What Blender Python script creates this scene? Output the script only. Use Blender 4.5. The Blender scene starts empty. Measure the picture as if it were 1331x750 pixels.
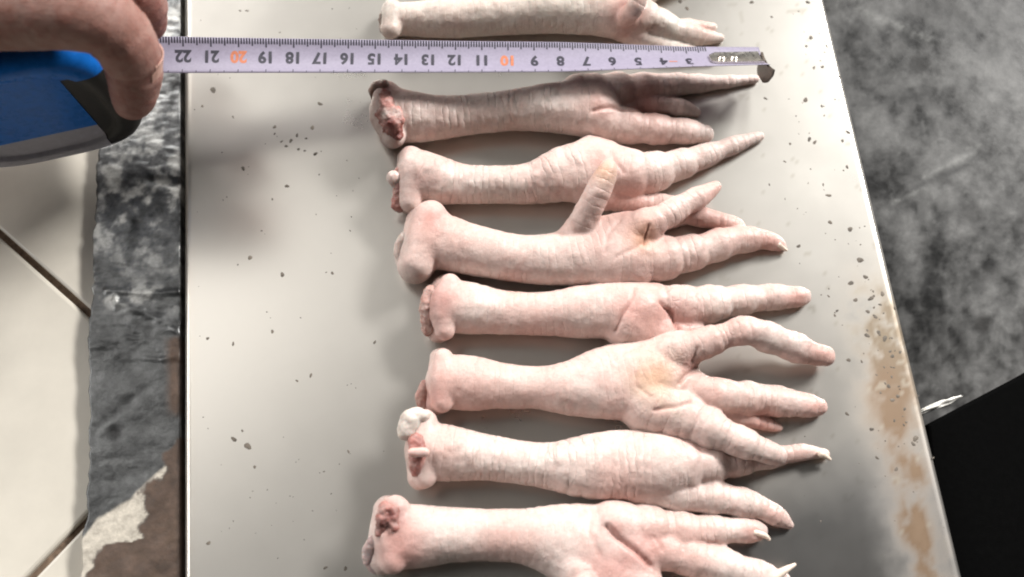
import bpy, bmesh, math, random
import numpy as np
from mathutils import Vector, Matrix

random.seed(7)
rng = np.random.default_rng(7)
sc = bpy.context.scene
COL = sc.collection
CM = 0.01

# ------------------------------------------------------------------ camera, light, exposure
F = 1250.0                      # focal length in photo pixels (photo 1331 x 750)
TH = math.atan(1250.0 / 3842.0)  # tilt away from straight down
HH = 34.05                      # camera height over the plate, cm
CT, ST = math.cos(TH), math.sin(TH)
CY = -HH * ST / CT

cam_d = bpy.data.cameras.new('camera')
cam = bpy.data.objects.new('camera', cam_d)
COL.objects.link(cam)
cam.location = (0, CY * CM, HH * CM)
cam.rotation_euler = (TH, 0, 0)
cam_d.sensor_width = 36.0
cam_d.lens = 36.0 * F / 1331.0
cam_d.clip_start = 0.01
cam_d.clip_end = 50.0
cam_d.dof.use_dof = True
cam_d.dof.focus_distance = 0.352
cam_d.dof.aperture_fstop = 7.0
sc.camera = cam

world = bpy.data.worlds.new('World')
sc.world = world
world.use_nodes = True
bg = world.node_tree.nodes['Background']
bg.inputs[0].default_value = (1.0, 0.97, 0.93, 1)
bg.inputs[1].default_value = 0.025


def area(name, loc, target, sx, sy, power, color):
    d = bpy.data.lights.new(name, 'AREA')
    d.shape = 'RECTANGLE'
    d.size, d.size_y = sx, sy
    d.energy = power
    d.color = color
    o = bpy.data.objects.new(name, d)
    COL.objects.link(o)
    o.location = loc
    v = Vector(target) - Vector(loc)
    o.rotation_euler = v.to_track_quat('-Z', 'Y').to_euler()
    return o


area('tube_light', (2.7, 2.35, 2.35), (0, 0, 0), 1.5, 0.45, 350.0, (1.0, 0.98, 0.955))
area('window_light', (-1.9, 3.4, 2.2), (0, 0.02, 0), 2.8, 1.5, 165.0, (1.0, 0.98, 0.955))
area('side_fill_light', (-3.0, 0.3, 1.7), (-0.1, 0, 0), 1.8, 1.0, 65.0, (1.0, 0.98, 0.96))  # added fill lamp, not a window; brightens the tiles beside the hand
area('overhead_fill_light', (-1.15, 0.82, 2.0), (0, 0, 0), 1.05, 1.45, 11.0, (1.0, 0.97, 0.93))  # added lamp, no known fixture; its reflection brightens the plate's left side
area('overhead_fill_light', (0.95, 1.2, 2.0), (0, 0, 0), 0.8, 1.0, 2.5, (1.0, 0.985, 0.95))  # second added lamp, brightens the plate towards the upper right

sc.view_settings.view_transform = 'Standard'
sc.view_settings.look = 'None'
sc.view_settings.exposure = 0.12
sc.view_settings.gamma = 1.0
sc.view_settings.use_curve_mapping = False
sc.cycles.filter_width = 2.0


# ------------------------------------------------------------------ geometry helpers (cm)
def P(px, py, z=0.0):
    """point of the horizontal plane z (cm) seen at photo pixel px, py"""
    u = (px - 665.5) / F
    v = (375.0 - py) / F
    dz = -CT + v * ST
    t = (HH - z) / -dz
    return np.array((u * t, CY + (ST + v * CT) * t, z))


def depth(px, py, z):
    v = (375.0 - py) / F
    return (HH - z) / (CT - v * ST)


def cmr(px, py, r, z):
    """radius in cm of r pixels"""
    return r * depth(px, py, z) / F


def proj(p):
    p = np.asarray(p)
    dx, dy, dz = p[..., 0], p[..., 1] - CY, p[..., 2] - HH
    f = dy * ST - dz * CT
    u = dy * CT + dz * ST
    return 665.5 + F * dx / f, 375.0 - F * u / f


def mesh_obj(name, verts, faces, mat, parent=None, smooth=True, attrs=None):
    me = bpy.data.meshes.new(name)
    v = np.asarray(verts, dtype=np.float32) * CM
    if isinstance(faces, np.ndarray) and faces.ndim == 2:
        n, k = faces.shape
        me.vertices.add(len(v))
        me.vertices.foreach_set('co', v.ravel())
        me.loops.add(n * k)
        me.loops.foreach_set('vertex_index', faces.astype(np.int32).ravel())
        me.polygons.add(n)
        me.polygons.foreach_set('loop_start', np.arange(0, n * k, k, dtype=np.int32))
        me.update(calc_edges=True)
    else:
        me.from_pydata([tuple(map(float, p)) for p in v], [], [tuple(map(int, q)) for q in faces])
        me.update()
    if smooth:
        me.polygons.foreach_set('use_smooth', np.ones(len(me.polygons), dtype=bool))
    if attrs:
        for an, (tp, data) in attrs.items():
            a = me.attributes.new(an, tp, 'POINT')
            data = np.asarray(data, dtype=np.float32)
            if tp == 'FLOAT_COLOR':
                if data.shape[1] == 3:
                    data = np.concatenate([data, np.ones((len(data), 1), np.float32)], 1)
                a.data.foreach_set('color', data.ravel())
            else:
                a.data.foreach_set('value', data.ravel())
    me.materials.append(mat)
    me.validate()
    o = bpy.data.objects.new(name, me)
    COL.objects.link(o)
    if parent is not None:
        o.parent = parent
        o.matrix_parent_inverse = Matrix.Translation(-parent.location) if parent.type == 'EMPTY' else Matrix()
    return o


def tag(o, label=None, cat=None, group=None, kind=None):
    if label: o['label'] = label
    if cat: o['category'] = cat
    if group: o['group'] = group
    if kind: o['kind'] = kind
    return o


def empty(name, loc, label, cat, group=None):
    o = bpy.data.objects.new(name, None)
    o.empty_display_size = 0.01
    o.location = (loc[0] * CM, loc[1] * CM, loc[2] * CM)
    COL.objects.link(o)
    return tag(o, label, cat, group)


# value noise ---------------------------------------------------------------
def _h(ix, iy, iz, seed):
    n = (ix * 73856093) ^ (iy * 19349663) ^ (iz * 83492791) ^ (seed * 2654435)
    n = (n ^ (n >> 13)) * 1274126177
    n = n & 0x7fffffff
    n = (n ^ (n >> 16)) & 0xffff
    return n / 65535.0


def noise(p, scale=1.0, seed=0):
    p = np.asarray(p, dtype=np.float64) * scale + 1000.0
    i = np.floor(p).astype(np.int64)
    f = p - i
    f = f * f * (3 - 2 * f)
    out = 0
    for a in (0, 1):
        wx = f[:, 0] if a else 1 - f[:, 0]
        for b in (0, 1):
            wy = f[:, 1] if b else 1 - f[:, 1]
            for c in (0, 1):
                wz = f[:, 2] if c else 1 - f[:, 2]
                out = out + wx * wy * wz * _h(i[:, 0] + a, i[:, 1] + b, i[:, 2] + c, seed)
    return out * 2 - 1


def fbm(p, scale=1.0, seed=0, oct=4, gain=0.5):
    s, a, tot = 0, 1.0, 0
    for k in range(oct):
        s = s + a * noise(p, scale * 2 ** k, seed + 17 * k)
        tot += a
        a *= gain
    return s / tot


# smooth-blended round-cone chains -> surface net ------------------------------
def spline(pts, n=3):
    """Catmull-Rom through rows (x,y,z,r)"""
    pts = np.asarray(pts, float)
    if len(pts) < 3:
        return pts
    q = np.vstack([2 * pts[0] - pts[1], pts, 2 * pts[-1] - pts[-2]])
    out = []
    for i in range(1, len(q) - 2):
        for t in np.linspace(0, 1, n, endpoint=False):
            a, b, c, d = q[i - 1], q[i], q[i + 1], q[i + 2]
            out.append(0.5 * (2 * b + (c - a) * t + (2 * a - 5 * b + 4 * c - d) * t * t + (3 * b - a - 3 * c + d) * t ** 3))
    out.append(q[-2])
    out = np.array(out)
    out[:, 3] = np.maximum(out[:, 3], 0.05)
    return out


def flat_of(r):
    return np.minimum(1.0, 0.92 / np.maximum(r, 0.05)) if FLAT else r * 0 + 1.0


FLAT = True


def chain_dist(X, ch):
    """distance of points X to a tapered chain, and arc length of the nearest spot"""
    best = np.full(len(X), 1e9)
    arc = np.zeros(len(X))
    s0 = 0.0
    for a, b in zip(ch[:-1], ch[1:]):
        ab = b[:3] - a[:3]
        L2 = float(ab @ ab) + 1e-9
        L = math.sqrt(L2)
        t = np.clip(((X - a[:3]) @ ab) / L2, 0, 1)
        e = X - a[:3] - t[:, None] * ab
        rad = a[3] + t * (b[3] - a[3])
        if FLAT and max(a[3], b[3]) > 0.92:
            fl = flat_of(rad)
            e[:, 2] /= fl
        d = np.sqrt((e * e).sum(1)) - rad
        m = d < best
        best = np.where(m, d, best)
        arc = np.where(m, s0 + t * L, arc)
        s0 += L
    return best, arc


def field(X, chains, k, floor):
    D = np.empty((len(chains), len(X)))
    for i, c in enumerate(chains):
        D[i] = chain_dist(X, c)[0]
    m = D.min(0)
    d = m - k * np.log(np.exp(-(D - m) / k).sum(0))
    if floor is not None:
        g = floor - X[:, 2]
        h = np.clip(0.5 + 0.5 * (d - g) / 0.12, 0, 1)
        d = np.maximum(d, g) + 0.12 * 0.25 * (1 - np.abs(2 * h - 1)) ** 2
    return d


def surface(chains, k, h, floor=None):
    allp = np.vstack(chains)
    lo = (allp[:, :3] - allp[:, 3:4]).min(0) - 4 * h - k
    hi = (allp[:, :3] + allp[:, 3:4]).max(0) + 4 * h + k
    B = 4
    n = np.ceil((hi - lo) / h / B).astype(int) * B
    ax = [lo[i] + h * np.arange(n[i]) for i in range(3)]
    cax = [lo[i] + h * (B * np.arange(n[i] // B) + (B - 1) / 2) for i in range(3)]
    G = np.stack(np.meshgrid(*cax, indexing='ij'), -1).reshape(-1, 3)
    dc = field(G, chains, k, floor).reshape([m // B for m in n])
    Fv = np.repeat(np.repeat(np.repeat(dc, B, 0), B, 1), B, 2)
    near = np.abs(Fv) < h * B * 1.3
    idx = np.argwhere(near)
    X = lo + h * idx
    Fv[near] = field(X, chains, k, floor)
    # surface nets
    ins = Fv < 0
    c = [n[0] - 1, n[1] - 1, n[2] - 1]
    cnt = np.zeros(c)
    acc = np.zeros(c + [3])
    corners = [(a, b, d) for a in (0, 1) for b in (0, 1) for d in (0, 1)]

    def sl(A, o):
        return A[o[0]:o[0] + c[0], o[1]:o[1] + c[1], o[2]:o[2] + c[2]]
    for o in corners:
        for axis in range(3):
            if o[axis]: continue
            p = list(o); p[axis] = 1
            a, b = sl(Fv, o), sl(Fv, p)
            m = sl(ins, o) != sl(ins, p)
            t = np.where(m, a / np.where(m, a - b, 1), 0)
            cnt += m
            for q in range(3):
                acc[..., q] += m * ((o[q] + t) if q == axis else o[q])
    act = cnt > 0
    vid = np.full(c, -1)
    vid[act] = np.arange(act.sum())
    ci = np.argwhere(act)
    V = lo + h * (ci + acc[act] / cnt[act][:, None])
    quads = []
    for axis in range(3):
        u, w = (axis + 1) % 3, (axis + 2) % 3
        s0 = [slice(1, c[i]) for i in range(3)]
        s0[axis] = slice(0, c[axis])
        s1 = list(s0)
        s1[axis] = slice(1, c[axis] + 1)
        A, Bq = ins[tuple(s0)], ins[tuple(s1)]
        E = np.argwhere(A != Bq)
        flip = A[tuple(E.T)]
        E = E + np.array([0 if i == axis else 1 for i in range(3)])
        du = np.zeros(3, int); du[u] = 1
        dw = np.zeros(3, int); dw[w] = 1
        q = np.stack([vid[tuple((E - du - dw).T)], vid[tuple((E - dw).T)], vid[tuple(E.T)], vid[tuple((E - du).T)]], 1)
        q[~flip] = q[~flip][:, ::-1]
        quads.append(q)
    Q = np.vstack(quads)
    Q = Q[(Q >= 0).all(1)]
    used = np.unique(Q)
    re = np.full(len(V), -1); re[used] = np.arange(len(used))
    V, Q = V[used], re[Q]
    e = h * 0.35
    d = field(V, chains, k, floor)
    N = np.stack([field(V + e * np.eye(3)[i], chains, k, floor) - d for i in range(3)], 1) / e
    gl = np.linalg.norm(N, axis=1, keepdims=True) + 1e-6
    N = N / gl
    V = V - N * np.clip(d / gl[:, 0].clip(0.5, 3), -h, h)[:, None]
    d = field(V, chains, k, floor)
    V = V - N * np.clip(d / gl[:, 0].clip(0.5, 3), -h, h)[:, None]
    return V, Q, N


def px_chain(pts, n=3, pads=0.0):
    """rows (px, py, r_px[, z_cm]) -> spline chain in cm; default z rests on the plate"""
    out = []
    for p in pts:
        px, py, r = p[:3]
        rc = cmr(px, py, r, 1.0)
        rest = float(min(rc, 0.92)) * 0.93
        z = p[3] if len(p) > 3 else rest
        if isinstance(z, str):      # '+0.4' : lifted that much above resting
            z = rest + float(z)
        w = P(px, py, z)
        out.append((w[0], w[1], z, cmr(px, py, r, z)))
    o = spline(out, n)
    if pads:
        L = np.concatenate([[0], np.cumsum(np.linalg.norm(np.diff(o[:, :3], axis=0), axis=1))])
        o[:, 3] *= 1.05 + pads * np.sin(2 * math.pi * L / 1.15 + len(pts) + pts[0][0]) * np.clip(L / 0.8, 0, 1)
    return o


# ------------------------------------------------------------------ materials
def new_mat(name):
    m = bpy.data.materials.new(name)
    m.use_nodes = True
    nt = m.node_tree
    b = nt.nodes['Principled BSDF']
    return m, nt, b


def N_(nt, t, **kw):
    n = nt.nodes.new(t)
    for k, v in kw.items():
        setattr(n, k, v)
    return n


def mth(nt, op, a, b=None, c=None):
    n = N_(nt, 'ShaderNodeMath', operation=op)
    for i, x in enumerate((a, b, c)):
        if x is None: continue
        if isinstance(x, (int, float)): n.inputs[i].default_value = x
        else: nt.links.new(x, n.inputs[i])
    return n.outputs[0]


def mixc(nt, fac, a, b, blend='MIX'):
    n = N_(nt, 'ShaderNodeMix', data_type='RGBA', blend_type=blend)
    for i, x in ((0, fac), (6, a), (7, b)):
        if isinstance(x, (int, float)): n.inputs[i].default_value = x
        elif isinstance(x, tuple): n.inputs[i].default_value = (*x, 1)
        else: nt.links.new(x, n.inputs[i])
    return n.outputs[2]


def tex(nt, scale, detail=4, rough=0.55, dist=0.0, vec=None, stretch=None):
    if vec is None:
        vec = N_(nt, 'ShaderNodeTexCoord').outputs['Object']
    if stretch:
        mp = N_(nt, 'ShaderNodeMapping')
        mp.inputs['Scale'].default_value = stretch
        nt.links.new(vec, mp.inputs[0]); vec = mp.outputs[0]
    n = N_(nt, 'ShaderNodeTexNoise')
    n.inputs['Scale'].default_value = scale
    n.inputs['Detail'].default_value = detail
    n.inputs['Roughness'].default_value = rough
    n.inputs['Distortion'].default_value = dist
    nt.links.new(vec, n.inputs['Vector'])
    return n.outputs[0]


def ramp(nt, fac, stops):
    n = N_(nt, 'ShaderNodeValToRGB')
    el = n.color_ramp.elements
    while len(el) < len(stops): el.new(0.5)
    for e, (p, c) in zip(el, stops):
        e.position = p
        e.color = (*c, 1) if isinstance(c, tuple) else (c, c, c, 1)
    nt.links.new(fac, n.inputs[0])
    return n.outputs[0]


def bump(nt, b, height, strength, dist=0.001, prev=None):
    n = N_(nt, 'ShaderNodeBump')
    n.inputs['Strength'].default_value = strength
    n.inputs['Distance'].default_value = dist
    nt.links.new(height, n.inputs['Height'])
    if prev is not None: nt.links.new(prev, n.inputs['Normal'])
    nt.links.new(n.outputs[0], b.inputs['Normal'])
    return n.outputs[0]


def attr(nt, name, out='Color'):
    n = N_(nt, 'ShaderNodeAttribute')
    n.attribute_name = name
    return n.outputs[out]


def flesh_mat(name, sss, rough, pore_scale, pore, ridge=True, radius=(0.003, 0.0012, 0.0008), gain=0.72):
    m, nt, b = new_mat(name)
    col = attr(nt, 'tint')
    mott = tex(nt, 260, 5, 0.65)
    col = mixc(nt, mth(nt, 'MULTIPLY', mth(nt, 'SUBTRACT', mott, 0.45), 0.9), col, (0.62, 0.33, 0.28))
    fine = tex(nt, 900, 3, 0.6)
    col = mixc(nt, 0.22, col, ramp(nt, fine, [(0.3, 0.35), (0.7, 1.0)]), 'MULTIPLY')
    col = mixc(nt, 1.0, col, (gain, gain, gain), 'MULTIPLY')
    nt.links.new(col, b.inputs['Base Color'])
    b.inputs['Subsurface Weight'].default_value = sss
    b.inputs['Subsurface Radius'].default_value = radius
    b.inputs['Subsurface Scale'].default_value = 1.0
    rr = tex(nt, 120, 3)
    nt.links.new(mth(nt, 'ADD', mth(nt, 'MULTIPLY', rr, 0.3), rough - 0.15), b.inputs['Roughness'])
    b.inputs['Specular IOR Level'].default_value = 0.3
    h = tex(nt, pore_scale, 4, 0.6)
    prev = bump(nt, b, h, pore, 0.0006)
    if ridge:
        al = attr(nt, 'along', 'Fac')
        wob = tex(nt, 220, 2)
        ph = mth(nt, 'ADD', mth(nt, 'MULTIPLY', al, 2 * math.pi / 0.27), mth(nt, 'MULTIPLY', wob, 5.0))
        s = mth(nt, 'POWER', mth(nt, 'ABSOLUTE', mth(nt, 'SINE', mth(nt, 'MULTIPLY', ph, 0.5))), 0.35)
        hh = mth(nt, 'MULTIPLY', s, attr(nt, 'scute', 'Fac'))
        bump(nt, b, hh, 0.7, 0.0007, prev)
    return m


def simple(name, col, rough=0.5, metal=0.0, var=0.2, scale=200, bmp=0.15):
    m, nt, b = new_mat(name)
    n = tex(nt, scale, 4, 0.6)
    lo = tuple(c * (1 - var) for c in col)
    hi = tuple(min(1, c * (1 + var)) for c in col)
    nt.links.new(ramp(nt, n, [(0.3, lo), (0.7, hi)]), b.inputs['Base Color'])
    b.inputs['Metallic'].default_value = metal
    nt.links.new(mth(nt, 'ADD', mth(nt, 'MULTIPLY', n, 0.25), rough - 0.12), b.inputs['Roughness'])
    if bmp: bump(nt, b, n, bmp, 0.0005)
    return m


def attr_mat(name, rough, metal, var=0.25, scale=300, bmp=0.2, stretch=None):
    """colour from the mesh's own 'tint', roughness/metal optional attributes"""
    m, nt, b = new_mat(name)
    n = tex(nt, scale, 5, 0.65, stretch=stretch)
    col = mixc(nt, 1.0, attr(nt, 'tint'), ramp(nt, n, [(0.25, 1 - var), (0.75, 1.0)]), 'MULTIPLY')
    nt.links.new(col, b.inputs['Base Color'])
    if metal == 'attr': nt.links.new(attr(nt, 'metal', 'Fac'), b.inputs['Metallic'])
    else: b.inputs['Metallic'].default_value = metal
    if rough == 'attr':
        nt.links.new(mth(nt, 'ADD', attr(nt, 'rough', 'Fac'), mth(nt, 'MULTIPLY', mth(nt, 'SUBTRACT', n, 0.5), 0.2 if bmp else 0.04)), b.inputs['Roughness'])
    else: nt.links.new(mth(nt, 'ADD', mth(nt, 'MULTIPLY', n, 0.2), rough - 0.1), b.inputs['Roughness'])
    if bmp: bump(nt, b, n, bmp, 0.0004)
    return m


M_FOOT = flesh_mat('chicken_skin', 0.13, 0.37, 1500, 0.35)
M_RAW = flesh_mat('raw_flesh', 0.3, 0.33, 900, 0.8, ridge=False)
M_CART = flesh_mat('cartilage', 0.4, 0.3, 700, 0.2, ridge=False)
M_HAND = flesh_mat('hand_skin', 0.2, 0.5, 1400, 0.5, radius=(0.003, 0.001, 0.0006))
M_PLATE = attr_mat('worn_white_steel', 'attr', 'attr', 0.04, 60, 0.0)
M_STRIP = attr_mat('wrinkled_metal', 'attr', 'attr', 0.5, 420, 0.5)
M_SLAB = attr_mat('grey_slab', 'attr', 0.0, 0.4, 320, 0.22)
M_SLAB.node_tree.nodes['Principled BSDF'].inputs['Specular IOR Level'].default_value = 0.12
M_TILE = simple('cream_glazed_tile', (0.50, 0.465, 0.40), 0.4, 0, 0.05, 60, 0.03)
M_GROUT = simple('brown_grout', (0.16, 0.11, 0.075), 0.85, 0, 0.4, 500, 0.5)
M_SPECK = simple('dark_specks', (0.105, 0.088, 0.07), 0.75, 0, 0.65, 300, 0.2)
M_BLACK = simple('black_rubber', (0.0016, 0.0016, 0.0016), 0.85, 0, 0.3, 400, 0.1)
M_BLACK.node_tree.nodes['Principled BSDF'].inputs['Specular IOR Level'].default_value = 0.02
M_BLUE = simple('blue_plastic', (0.01, 0.15, 0.56), 0.28, 0, 0.12, 300, 0.03)
M_BLUE.node_tree.nodes['Principled BSDF'].inputs['Specular IOR Level'].default_value = 0.16
M_GREY = simple('grey_plastic', (0.36, 0.36, 0.42), 0.45, 0, 0.12, 500, 0.1)
M_BUMP = simple('black_plastic', (0.012, 0.011, 0.01), 0.55, 0, 0.3, 500, 0.1)
M_BLADE = simple('lilac_painted_steel', (0.245, 0.222, 0.288), 0.42, 0, 0.08, 900, 0.05)
M_INK = simple('black_ink', (0.02, 0.018, 0.03), 0.5, 0, 0.2, 900, 0)
M_RED = simple('orange_red_ink', (0.42, 0.13, 0.06), 0.5, 0, 0.2, 900, 0)
M_STEEL = simple('bright_steel', (0.78, 0.74, 0.68), 0.28, 1.0, 0.15, 500, 0.2)
M_HOOK = simple('dark_steel', (0.09, 0.07, 0.055), 0.45, 0.6, 0.3, 600, 0.3)
M_NAIL = simple('finger_nail', (0.55, 0.33, 0.27), 0.3, 0, 0.1, 500, 0.05)
M_CLAW = simple('pale_claw', (0.72, 0.60, 0.50), 0.35, 0, 0.15, 700, 0.1)
M_CHALK = simple('white_residue', (0.75, 0.73, 0.68), 0.7, 0, 0.2, 500, 0.4)


# ------------------------------------------------------------------ the setting
def grid_mesh(x0, x1, y0, y1, h):
    nx, ny = int((x1 - x0) / h) + 1, int((y1 - y0) / h) + 1
    gx, gy = np.meshgrid(np.linspace(x0, x1, nx), np.linspace(y0, y1, ny), indexing='ij')
    V = np.stack([gx.ravel(), gy.ravel(), np.zeros(nx * ny)], 1)
    i = np.arange(nx * ny).reshape(nx, ny)
    Q = np.stack([i[:-1, :-1], i[1:, :-1], i[1:, 1:], i[:-1, 1:]], -1).reshape(-1, 4)
    return V, Q, nx, ny


def skirt(V, Q, nx, ny, drop):
    """close a grid sheet downwards so it is a solid slab"""
    i = np.arange(nx * ny).reshape(nx, ny)
    ring = np.concatenate([i[:, 0], i[-1, 1:], i[-2::-1, -1], i[0, -2:0:-1]])
    base = len(V)
    low = V[ring].copy()
    low[:, 2] = drop
    V2 = np.vstack([V, low])
    j = np.arange(len(ring))
    jn = (j + 1) % len(ring)
    S = np.stack([ring[jn], ring[j], base + j, base + jn], 1)
    return V2, np.vstack([Q, S]), ring


def seg_d(px, py, pts):
    best = np.full(px.shape, 1e9)
    for (ax, ay), (bx, by) in zip(pts[:-1], pts[1:]):
        dx, dy = bx - ax, by - ay
        t = np.clip(((px - ax) * dx + (py - ay) * dy) / (dx * dx + dy * dy + 1e-9), 0, 1)
        best = np.minimum(best, np.hypot(px - ax - t * dx, py - ay - t * dy))
    return best


def blend(c, m, col):
    m = np.clip(m, 0, 1)[:, None]
    return c * (1 - m) + np.array(col)[None] * m


# tiled floor at the left, lower than the strip
Z_TILE = -0.9
floor_v = [(-70, -60, Z_TILE - 0.9), (-6, -60, Z_TILE - 0.9), (-6, 60, Z_TILE - 0.9), (-70, 60, Z_TILE - 0.9),
           (-70, -60, Z_TILE - 0.25), (-6, -60, Z_TILE - 0.25), (-6, 60, Z_TILE - 0.25), (-70, 60, Z_TILE - 0.25)]
box_f = [(3, 2, 1, 0), (4, 5, 6, 7), (0, 1, 5, 4), (1, 2, 6, 5), (2, 3, 7, 6), (3, 0, 4, 7)]
floor = mesh_obj('tiled_floor', floor_v, box_f, M_GROUT, smooth=False)
tag(floor, kind='structure')

corner = P(253, 529, Z_TILE)[:2]
u1 = P(0, 304, Z_TILE)[:2] - corner
u2 = P(40, 750, Z_TILE)[:2] - corner
u1 /= np.linalg.norm(u1); u2 /= np.linalg.norm(u2)


def tile(a0, b0, size=23.0, gap=0.13):
    pts = []
    lo, hi = gap, size - gap
    r = 0.12
    for (a, b) in ((lo, lo), (hi, lo), (hi, hi), (lo, hi)):
        pts.append((a, b))
    V, Fc = [], []
    rings = [(0.0, -0.25), (0.0, -0.1), (0.04, -0.03), (r, 0.0)]
    for ins, z in rings:
        for (a, b), (sa, sb) in zip(pts, ((1, 1), (-1, 1), (-1, -1), (1, -1))):
            q = corner + u1 * (a0 * size + a + sa * ins) + u2 * (b0 * size + b + sb * ins)
            V.append((q[0], q[1], Z_TILE + z))
    for k in range(3):
        for i in range(4):
            j = (i + 1) % 4
            Fc.append((k * 4 + i, k * 4 + j, k * 4 + 4 + j, k * 4 + 4 + i))
    Fc.append((12, 13, 14, 15))
    V = np.array(V)
    c = np.cross(np.append(u1, 0), np.append(u2, 0))[2]
    if c < 0: Fc = [tuple(reversed(f)) for f in Fc]
    return mesh_obj('tile', V, Fc, M_TILE, floor, smooth=False)


for a, b in ((0, 0), (0, -1), (-1, 0), (0, 1), (1, 0), (1, -1), (-1, 1)):
    tile(a, b)

# wrinkled metal strip between tiles and plate
Z_STR = -0.35
edge_l = [(-40, 131), (0, 131), (60, 131), (115, 132), (150, 131), (190, 129), (225, 126), (290, 124), (325, 119), (345, 122), (390, 120),
          (430, 116), (450, 115), (520, 117), (600, 116), (640, 113), (665, 114), (700, 107), (750, 105), (800, 104), (900, 102)]
ey, ex = zip(*edge_l)
NU, NV = 56, 460
uu, vv = np.meshgrid(np.linspace(0, 1, NU), np.linspace(-120, 880, NV), indexing='ij')
PXL = np.interp(vv.ravel(), ey, ex)
jag = noise(np.stack([vv.ravel() * 0.12, vv.ravel() * 0, vv.ravel() * 0], 1), 1, 5) * 1.6
PXs = PXL + jag * (1 - uu.ravel()) + (234.5 - PXL) * uu.ravel()
PYs = vv.ravel()
V = np.array([P(a, b, Z_STR) for a, b in zip(PXs, PYs)])
i = np.arange(NU * NV).reshape(NU, NV)
Q = np.stack([i[:-1, :-1], i[1:, :-1], i[1:, 1:], i[:-1, 1:]], -1).reshape(-1, 4)
Q = Q[:, ::-1]
hgt = 0.06 * fbm(V * (1, 1.6, 1), 0.8, 3, 4) + 0.035 * (1 - np.abs(fbm(V * (0.8, 2, 1), 1.3, 9, 3)) * 3).clip(0, 1) * (PYs < 470)
for pts, w, a in (([(140, 378), (180, 382), (236, 380)], 5, 0.10), ([(150, 392), (190, 408), (225, 425), (236, 436)], 5, 0.09),
                  ([(125, 558), (170, 520), (205, 495)], 6, -0.025), ([(195, 236), (240, 240)], 6, -0.1),
                  ([(150, 386), (152, 402)], 3, 0.06), ([(212, 468), (236, 462)], 4, 0.05)):
    hgt += a * np.exp(-(seg_d(PXs, PYs, pts) / w) ** 2)
hole = np.hypot(PXs - 150, PYs - 563)
hgt -= 0.03 * np.exp(-(hole / 11) ** 4)
V[:, 2] += hgt
nz = fbm(V, 1.1, 21, 5, 0.6)
nf = fbm(V * (1, 1.1, 1), 2.2, 33, 4, 0.55)
n2 = nz + 0.5 * nf
g = np.clip((0.26 + 0.30 * n2 * np.clip(1.2 - (PYs - 300) / 300, 0.4, 1)) * np.interp(PYs, [0, 300, 420, 600], [1.0, 0.95, 0.55, 0.5]), 0.03, 0.6)
c = np.stack([g * 0.98, g, g * 1.0], 1)
rough = 0.42 + 0.15 * nf
metal = np.full(len(V), 0.75)
# pale scuffed patches
up = np.exp(-((PYs - 255) / 75) ** 2) + 0.8 * np.exp(-((PYs - 60) / 90) ** 2) + 0.5 * np.exp(-((PYs - 385) / 14) ** 2)
pale = np.clip((nz * 1.3 + nf * 1.2 + 0.02) * 2.2, 0, 1) * np.clip(up, 0, 1)
c = blend(c, pale * 0.85, (0.72, 0.71, 0.66))
metal = metal * (1 - 0.6 * pale)
dark = np.exp(-(hole / 12) ** 3) * 0.95
c = blend(c, dark, (0.03, 0.03, 0.03))
# brown rust at the foot and beside the plate
wob = 14 * nf + 12 * nz
poly = np.interp(PYs, [560, 590, 620, 640, 665, 700, 708, 730, 760], [236, 212, 205, 185, 182, 184, 140, 120, 105])
rust = np.clip((PXs - poly + wob) / 5, 0, 1) * (PYs > 565 + wob * 0.4)
rust = np.maximum(rust, np.clip(1 - np.abs(PXs - 228 + wob * 0.2) / 16, 0, 1) * np.clip((PYs - 432 + wob) / 12, 0, 1) * np.clip((545 - PYs) / 14, 0, 1) * 1.4).clip(0, 1)
cream = np.clip((PYs - np.interp(PXs, [105, 125, 165, 190, 215], [700, 672, 650, 628, 600]) + 0.3 * wob) / 5, 0, 1) * (PXs > 100) * (1 - rust)
c = blend(c, cream, (0.55, 0.50, 0.42))
rc = np.stack([0.13 + 0.07 * nz + 0.06 * nf, 0.085 + 0.05 * nz + 0.045 * nf, 0.06 + 0.035 * nz + 0.04 * nf], 1).clip(0.02, 1)
rc = rc * (0.62, 0.58, 0.55)
c = c * (1 - rust[:, None]) + rc * rust[:, None]
soft = np.maximum(rust, cream)
metal *= (1 - soft)
rough = np.where(soft > 0.5, 0.6, rough).clip(0.2, 0.9)
V2, Q2, ring = skirt(V, Q[:, ::-1], NU, NV, Z_TILE - 0.1)
Q2 = np.vstack([Q, Q2[len(Q):][:, ::-1]])
att = lambda a: np.concatenate([a, a[ring]])
strip = mesh_obj('metal_strip', V2, Q2, M_STRIP, attrs={'tint': ('FLOAT_COLOR', np.vstack([c, c[ring]])),
                 'rough': ('FLOAT', att(rough)), 'metal': ('FLOAT', att(metal))})
tag(strip, 'wrinkled grey metal edging strip with rusty brown lower end, between cream tiles and plate', 'metal strip')

# mottled grey slab at the right
Z_SLAB = -1.6
V, Q, nx, ny = grid_mesh(5, 34, -24, 27, 0.13)
px, py = proj(V + (0, 0, Z_SLAB))
V3 = V.copy(); V3[:, 2] = 3.3
n1 = fbm(V3, 0.30, 41, 4, 0.55)
n2 = fbm(V3 * (1.1, 0.9, 1), 0.75, 43, 6, 0.7)
n3 = fbm(V3, 2.6, 47, 3, 0.6)
g = 0.20 + 0.14 * n1 + 0.40 * n2 + 0.10 * n3
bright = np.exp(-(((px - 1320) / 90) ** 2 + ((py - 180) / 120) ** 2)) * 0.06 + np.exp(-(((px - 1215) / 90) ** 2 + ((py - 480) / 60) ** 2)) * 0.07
g = 0.41 * (g + bright * 1.4 - 0.05 * np.exp(-((V[:, 0] - np.interp(V[:, 1], [-10.3, 12.5], [15.2, 12.8])) / 1.6) ** 2)).clip(0.025, 0.5)
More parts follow.
